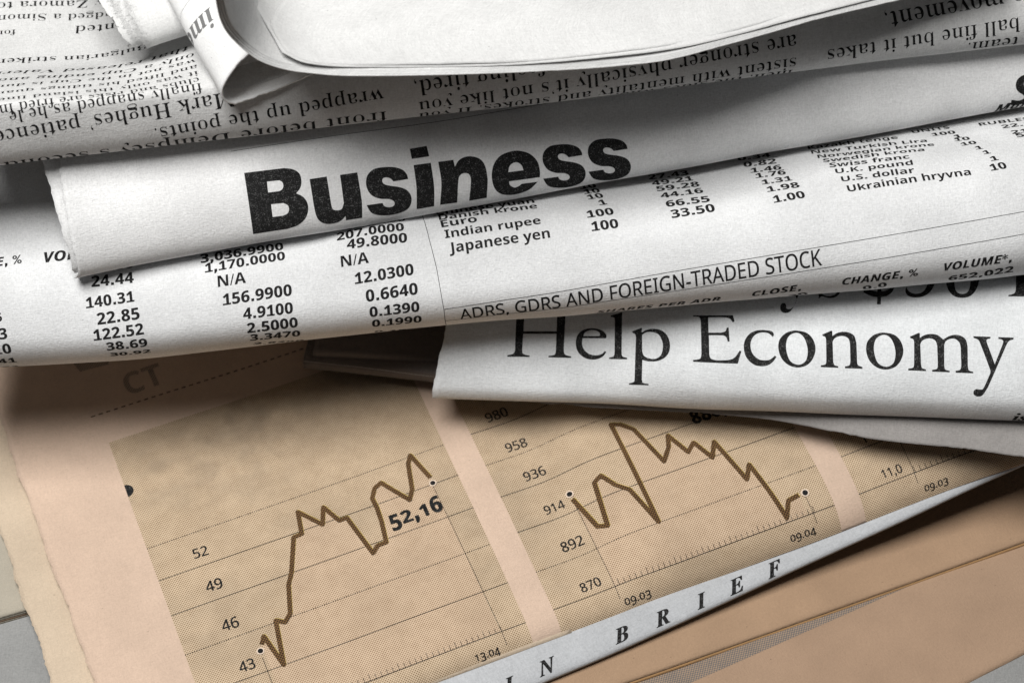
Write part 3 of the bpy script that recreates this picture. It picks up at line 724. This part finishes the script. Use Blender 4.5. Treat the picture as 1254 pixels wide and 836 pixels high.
# ---- the currency and stock tables
pr = Print(S_2)
for tx, a, b in [('24.44', (112, 351.5), (164, 346)), ('140.31', (105.5, 377.6), (164.8, 369)), ('22.85', (119.6, 397.7), (171.5, 390.3)), ('122.52', (115, 417), (176.5, 409)),
                 ('38.69', (131.3, 428.8), (181.2, 423.5)), ('30.92', (135.6, 435.8), (185, 431.2)), ('3,036.9900', (246, 322.3), (347.3, 305.6)), ('1,170.0000', (251, 334), (349.3, 318)),
                 ('156.9900', (273, 374), (357.7, 361.5)), ('4.9100', (298, 391), (359, 383.2)), ('2.5000', (303, 407.7), (365, 400)), ('3.3470', (306.4, 417), (367.7, 411)), ('2.8200', (309.8, 421.8), (371, 416.6)),
                 ('16.75', (-35, 399), (3, 393)), ('33.13', (-40, 420.5), (9.4, 414.4)), ('18.10', (-36, 437), (14.7, 431.8)), ('22.41', (-30, 447), (21, 443)), ('12.21', (-26, 451.3), (25, 448)), ('18.38', (112, 335), (164, 327)),
                 ('207.0000', (412.6, 294.9), (495, 282.3)), ('49.8000', (425, 305), (498.7, 296.6)), ('12.0300', (434.8, 348), (507, 336)), ('0.6640', (448.5, 369.5), (512, 360)), ('0.1390', (452.8, 388), (513.8, 381)),
                 ('0.1990', (455.6, 400), (516.3, 394)), ('0.1870', (457.4, 406.5), (517.7, 401.8)),
                 ('10', (711, 232), (731, 229.5)), ('10', (715.9, 238), (735.6, 235.6)), ('10', (720.5, 244.6), (740, 241.7)), ('1', (734.5, 251.6), (744, 250.2)), ('100', (719.5, 267), (752.5, 262.4)), ('100', (724.8, 283.3), (758, 278.7)),
                 ('27.43', (794.8, 220), (844, 214)), ('49.21', (799, 227.4), (849.4, 221)), ('59.28', (804.9, 234.4), (857.4, 228.2)), ('44.16', (810, 242.8), (862, 236)), ('66.55', (816.4, 253.6), (870, 247)), ('33.50', (823, 267.4), (876.4, 258.8)),
                 ('0.34', (904, 197), (944, 192)), ('0.82', (911, 204.8), (951, 200.2)), ('1.46', (919.3, 211.9), (957.4, 207.5)), ('1.76', (925.6, 218.4), (963, 213.4)), ('1.31', (933.5, 226.3), (970.6, 221)), ('1.98', (940, 235.4), (980, 229.3)), ('1.00', (948, 248.7), (986.8, 242)),
                 ('100', (1142, 167), (1171, 163.5)), ('1', (1169, 169.6), (1178.5, 168.4)), ('10', (1169.5, 173.3), (1188.6, 171)), ('10', (1178, 178.8), (1197, 176)), ('1', (1195.5, 183.5), (1204.5, 182.2)), ('1', (1205, 189.3), (1214, 187.9)), ('1', (1214, 197.5), (1223.5, 196)), ('10', (1214, 209.5), (1234, 206)),
                 ('22.15', (1228, 157.5), (1275, 151.5)), ('21.40', (1240, 164.4), (1287, 158)), ('5.08', (1246, 168.5), (1285, 163))]:
    pr.text('tab', tx, a, b, {'38.69': 0.9, '30.92': 0.55, '2.8200': 0.6, '3.3470': 0.9, '0.1870': 0.6, '12.21': 0.5, '22.41': 0.8}.get(tx, 0.82 if a[0] > 900 and a[1] < 200 else 1.0))
for tx, a, b in [('N/A', (267, 351.5), (301.4, 346.2)), ('N/A', (418, 327), (452, 321.8)), ('52 WK LO', (425, 281.5), (497, 270.5))]: pr.text('gro', tx, a, b, 0.98)
for tx, a, b in [('Chinese yuan', (534, 263.5), (655, 248.4)), ('Danish krone', (538, 269.7), (658.4, 255)), ('Euro', (541, 278.7), (584.8, 271.7)), ('Indian rupee', (545.4, 292), (662.7, 274)), ('Japanese yen', (550.8, 310), (674, 291)),
                 ('Kazakh tenge', (990, 183), (1100, 170)), ('New Turkish Lira', (994, 188.6), (1135.7, 174)), ('Norwegian krone', (1001.7, 194), (1144.7, 178.7)), ('Swedish krona', (1008.6, 199.2), (1132.6, 185)),
                 ('Swiss franc', (1016.3, 205.3), (1114.2, 194.2)), ('U.K. pound', (1023.5, 212.6), (1118.4, 202)), ('U.S. dollar', (1031, 222.5), (1120.5, 211.8)), ('Ukrainian hryvna', (1038.8, 235), (1189.7, 214.4)),
                 ('UNITS', (1118, 163.4), (1163.7, 157.6)), ('RUBLES', (1200, 154.5), (1262, 147))]: pr.text('gro', tx, a, b, 0.84 if a[0] > 900 and a[1] < 200 else 1.0)
pr.text('obl', 'CHANGE, %', (1031, 348.8), (1124, 337.2), 1.0); pr.text('obl', 'VOLUME*,', (1155.8, 331.5), (1238.8, 320), 0.95); pr.text('obl', 'CLOSE,', (921, 362.6), (981, 355), 1.0)
pr.text('obl', 'SHARES PER ADR', (731, 383), (882.4, 367.3), 1.0)
for tx, a, b in [('1.30', (953, 364.2), (991, 359.6)), ('0.0', (1057, 354.2), (1086.5, 350.2)), ('652,022', (1161, 343.2), (1240.6, 332.7))]: pr.text('obl', tx, a, b, 1.0)
pr.text('obl', 'CHANGE, %', (-62, 334), (26.8, 322), 1.0); pr.text('obl', 'VOLUME', (54.6, 321.5), (140, 311.5), 0.95)
pr.build('price_table', M_INK_S, T_2, 0.02, 0.5)
pr = Print(S_2)
pr.text('caps', 'ADRS, GDRS AND FOREIGN-TRADED STOCK', (564, 390.5), (1007, 324.6), 1.28)
pr.build('table_heading', M_INK_S, T_2, 0.02, 0.5)
pr = Print(S_2)
for a, b in (((543.6, 378.7), (820, 333.2)), ((820, 333.2), (1262, 257.8)), ((545, 393), (820, 357.2)), ((820, 357.2), (1262, 285.3)), ((546.4, 397.5), (543.6, 379)), ((543.6, 379), (535, 330)), ((535, 330), (525.6, 293)), ((525.6, 293), (512, 250))): pr.rule(a, b, 0.085)
pr.build('ruled_lines', M_INK_S, T_2, 0.02, 0.5, 2.0)

# ---- upside-down sports page
pr = Print(S_X)
for tx, a, b in [('Mark Hughes\u2019 patience', (286, 111.5), (-8, 161)), ('wrapped up the points.', (468.3, 108.2), (189, 157.5)), ('front before Dempsey\u2019s second', (473, 136.3), (3.8, 199)),
                 ('feeling tired,', (667, 73), (507, 99.5)), ('are stronger physically it\u2019s not like you', (974, 42.4), (512.5, 125)), ('sistent with mentality and strokes. If you', (975, 70.6), (513, 139)),
                 ('to movement,', (1262, -16.5), (1083, 16)), ('the ball fine but it takes', (1292, 13.5), (1013.5, 61.6)), ('team.', (1247.7, 45), (1186.5, 52.8)), ('men, the sides who', (971, 85.5), (760, 114)),
                 ('by Zamora to', (139, -3), (-3, 4)), ('judged a Simon', (148, 11.5), (-3, 19.5)), ('nted', (141, 28.2), (92.5, 32)), ('for', (19, 36.5), (-3, 38.5)), ('Bulgarian striker', (182, 52.5), (-2, 73.2)), ('that released Valeri', (231, 56.5), (-2, 88.5)),
                 ('only a Cup ending and', (238, 65), (-2, 97)), ('was not in the Cup is dur', (240, 72), (-2, 105)), ('and lifted his tidings quar', (241, 79.5), (-2, 113)), ('it was only this island line', (242, 87), (-2, 121)), ('clubs and risks are fried in', (243, 95), (-2, 129.5)), ('finally snapped as he le', (246, 102), (10, 137.2))]:
    pr.text('serif', tx, a, b, 1.0)
pr.build('printed_text', M_INK_S, T_X, 0.02, 0.5)

pr = Print(S_K); pr.text('serifbold', 'ime', (257, 9), (225, 47), 1.0); pr.rule((236, -4), (222, 16), 0.05); pr.rule((222, 16), (217, 36), 0.05); pr.build('printed_text', M_INK_G, T_K, 0.03, 0.5)
pr = Print(S_W)
for ch, a in [('I', (619, 850)), ('N', (661, 829)), ('B', (754, 789)), ('R', (804, 768.5)), ('I', (854.5, 746.5)), ('E', (894.5, 729.3)), ('F', (941, 708.8))]:
    pr.char('bi', ch, a, (a[0] + 40, a[1] - 17.8), 2.45, 0.26)
pr.build('heading', M_INK, T_W, 0.02, 0.5)
pr = Print(S_B); q = np.array([S_B.uv(*p) for p in [(760, 872), (949, 790), (1125, 712), (1100, 690), (700, 830)]]); pr.poly(q)
M_HTG = halftone('grey_tint', (0.31, 0.225, 0.16), (0.13, 0.12, 0.115), 0.34, 0.46, 5)
pr.build('printed_stripe', M_HTG, T_B, 0.02, 2.0, 2.0)

# ---- chart page
STN = (0.33, 0.27, 0.20)
M_HT1 = halftone('chart_tint', (0.56, 0.435, 0.305), (0.18, 0.115, 0.06), 0.32, 0.32, 1, stain=STN, ghost=[(*S_P.uv(255, 545), 15), (*S_P.uv(330, 500), 13), (*S_P.uv(170, 590), 7)])
M_HT2 = halftone('chart_area_tint', (0.565, 0.43, 0.305), (0.20, 0.12, 0.066), 0.32, 0.31, 2)
M_HTL = halftone('chart_line_ink', (0.17, 0.095, 0.04), (0.03, 0.017, 0.01), 0.36, 0.46, 3)
M_HTS = halftone('show_through_tint', (0.45, 0.345, 0.265), (0.17, 0.14, 0.12), 0.36, 0.46, 4)
M_YEL = paper('yellow_fringe', (0.42, 0.31, 0.08), 14, specks=False)
M_HALO = paper('bare_salmon', (0.68, 0.55, 0.44), 15, specks=False)
g = S_P.uv
vt = np.mean([g(127, 545)[1], g(375, 460)[1]])
vl = {k: np.mean([g(*a)[1], g(*b)[1]]) for k, (a, b) in {'G1': ((300, 628), (539, 548.2)), 'G2': ((194, 707), (562, 585)), 'G3': ((212.6, 749.7), (583, 622.8)), 'G4': ((231.7, 798.3), (605, 665.9)),
      'G5': ((320, 824), (626.4, 711.2)), 'G6': ((646.5, 762.6), (682, 745.7)), 'H1': ((570, 534), (570, 534)), 'H2': ((591.8, 571), (591.8, 571)), 'H3': ((614.6, 608), (614.6, 608)), 'H4': ((636.4, 650.9), (636.4, 650.9)),
      'H5': ((660.5, 695), (968, 585)), 'H6': ((682.3, 745.7), (1023.6, 616.3)), 'K5': ((1031, 558), (1087, 538)), 'K6': ((1055, 603.7), (1121, 578))}.items()}
uA = np.mean([g(127, 545)[0], g(194, 707)[0], g(231.7, 798)[0]]); uB = np.mean([g(539, 548)[0], g(605, 666)[0], g(646.5, 762.6)[0]])
uC = np.mean([g(570, 534)[0], g(636.4, 650.9)[0], g(682, 745.7)[0]]); uD = np.mean([g(977, 535)[0], g(1010, 590)[0], g(1023.6, 616)[0]]); uE = np.mean([g(1008, 530)[0], g(1031, 558)[0], g(1055, 603.7)[0]])
for (a, b) in ((uA, uB), (uC, uD), (uE, uE + 60)):
    pr = Print(S_P); pr.add([(a, 0.05), (b, 0.05), (b, vt), (a, vt)], [(0, 1, 2, 3)]); pr.build('chart_panel', M_HT1, T_P, 0.015, 0.5, 1.0)
L1 = [(320.7, 789), (323, 779), (347.5, 813.7), (337.6, 759.5), (349.2, 761.8), (355.4, 751), (353.4, 715.8), (356.8, 701.6), (359.6, 657.9), (369.5, 653.6), (364.7, 626.8), (395, 642.3), (395.8, 621), (415.5, 637.5), (424.6, 633.9), (456.8, 677.3), (462.5, 667.8), (473, 664), (467.3, 639), (461.6, 621.8), (455.8, 610.4), (458.7, 597.9), (466.4, 591.2), (501.8, 612.3), (504.6, 598.9), (499.8, 568.3), (502.3, 557.7), (527, 585)]
L2 = [(701, 611), (731.7, 644.4), (744.2, 643.5), (727.9, 590.9), (735.6, 582.3), (753.7, 593.7), (771, 599.5), (806.4, 638.7), (748, 520), (759.5, 520), (775.7, 525.8), (813, 565), (818.8, 547.8), (817.8, 533.5), (842.7, 553.6), (849.4, 542), (872.4, 560.3), (874.3, 541), (914.5, 587), (917.4, 568.9), (963.3, 634), (965.2, 612.9), (978, 606)]
for ln, base in ((L1, 'G6'), (L2, 'H6')):
    q = np.array([g(*p) for p in ln])
    pa = np.concatenate([q, [[q[-1, 0], vl[base]], [q[0, 0], vl[base]]]])
    mono = [pa[0]]
    for p in pa[1:-2]: mono.append(np.array([max(p[0], mono[-1][0] + 0.01), p[1]]))
    mono.append(np.array([mono[-1][0], vl[base]])); mono.append(pa[-1])
    pr = Print(S_P); pr.poly(np.array(mono)); pr.build('chart_area', M_HT2, T_P, 0.03, 0.5, 1.0)
    pr = Print(S_P); pr.path(q + [0.09, 0.075], 0.72); pr.build('chart_line_fringe', M_YEL, T_P, 0.045, 1.0)
    pr = Print(S_P); pr.path(q, 0.74); pr.build('chart_line', M_HTL, T_P, 0.085, 1.0)
pr = Print(S_P); d1 = (0.16, 0.20); d2 = (0.26, 0.05)
for k, a, b, d in (('G1', uA, uB, d1), ('G2', uA, uB, d2), ('G3', uA, uB, d2), ('G4', uA, uB, d1), ('G5', uA, uB, d2), ('G6', uA, uB, d2), ('H1', uC, uD, d2), ('H2', uC, uD, d1), ('H3', uC, uD, d2), ('H4', uC, uD, d2), ('H5', uC, uD, d1), ('H6', uC, uD, d2), ('K5', uE, uE + 40, d2), ('K6', uE, uE + 40, d2)):
    pr.rule((a, vl[k]), (b, vl[k]), 0.19 if d is d1 else 0.145, d, True)
for a, b in (((530, 594), (620.8, 789.4)), ((321.5, 804.7), (345, 868)), ((701, 611), (759.3, 733)), ((986.5, 608), (1000.6, 640.6)), ((1095, 528), (1124, 591.6))): pr.rule(a, b, 0.14, (0.19, 0.13))
for k, p, q_ in (('G6', (345, 868), (615, 773)), ('H6', (759, 716), (1000, 625)), ('K6', (1121, 578), (1190, 552))):
    u0, u1 = g(*p)[0], g(*q_)[0]
    for i, u in enumerate(np.arange(u0, u1, 0.93)): pr.rule((u, vl[k]), (u, vl[k] + (0.85 if i % 5 else 1.1)), 0.14, (0.16, 0.10), True)
pr.build('grid_lines', M_INK_S, T_P, 0.038, 1.0, 2.0)
for c, r in (((319, 797), 0.42), ((530, 591.6), 0.42), ((697.7, 605.2), 0.45), ((985.9, 603.3), 0.45)):
    pr = Print(S_P); pr.disc(g(*c), r + 0.19); h = pr.build('marker_halo', M_HALO, T_P, 0.135, 1.0)
    pr = Print(S_P); pr.disc(g(*c), r); pr.build('marker_dot', M_INK_S, h, 0.15, 1.0)
pr = Print(S_P)
c = np.array([uA, g(149, 603)[1]]); t = np.linspace(-math.pi / 2, math.pi / 2, 20); pr.add(np.stack([c[0] + 1.2 * np.cos(t), c[1] + 1.2 * np.sin(t)], 1), [tuple(range(20))])
pr.build('half_dot', M_INK, T_P, 0.03, 1.0)
pr = Print(S_P); pr.rule((111.5, 510.5), (380, 424), 0.21, (0.70, 0.58)); pr.build('dashed_rule', M_INK_S, T_P, 0.03, 1.0)
FIG = [[('med', '52', (238, 684), (256, 678.5)), ('med', '49', (253.8, 725), (274, 718.6)), ('med', '46', (273.5, 773), (294, 766.3)), ('med', '43', (294.7, 823.5), (314, 816.8)), ('osf', '13.04', (583, 809.5), (613, 799)), ('osfb', '52,16', (480, 646), (544, 624))],
       [('med', '980', (597.5, 517.5), (623.6, 508)), ('med', '958', (621.4, 554), (647, 545.6)), ('med', '936', (643.8, 589.5), (669.9, 580)), ('med', '914', (668.9, 630.3), (693.3, 621)), ('med', '892', (690, 676.5), (716.8, 665.5)), ('med', '870', (713.4, 725.5), (737.6, 715.6)),
        ('osf', '09.03', (766, 741), (797.9, 729)), ('osf', '09.04', (968.7, 663.3), (999.7, 652.3)), ('osfb', '886,28', (850, 519.5), (915, 497))],
       [('med', '11,0', (1082, 586), (1106, 577.5)), ('med', '11,5', (1058, 543), (1084, 532.5)), ('osf', '09.03', (1132.7, 601.5), (1161.6, 591))]]
for fl in FIG:
    pr = Print(S_P)
    for st, tx, a, b in fl: pr.text(st, tx, a, b, {'med': 1.12, 'osf': 1.1, 'osfb': 1.3}[st])
    pr.build('chart_figures', M_INK_S, T_P, 0.045, 1.0)
pr = Print(S_P); pr.text('gro', 'CT', (157, 484), (203, 468), 1.1)
q = np.array([g(*p) for p in [(88, 443), (98, 455), (133, 446), (136, 425), (90, 430)]]); pr.poly(q); pr.build('show_through', M_HTS, T_P, 0.02, 2.0)

bpy.data.objects.remove(_to); bpy.data.curves.remove(_tc)
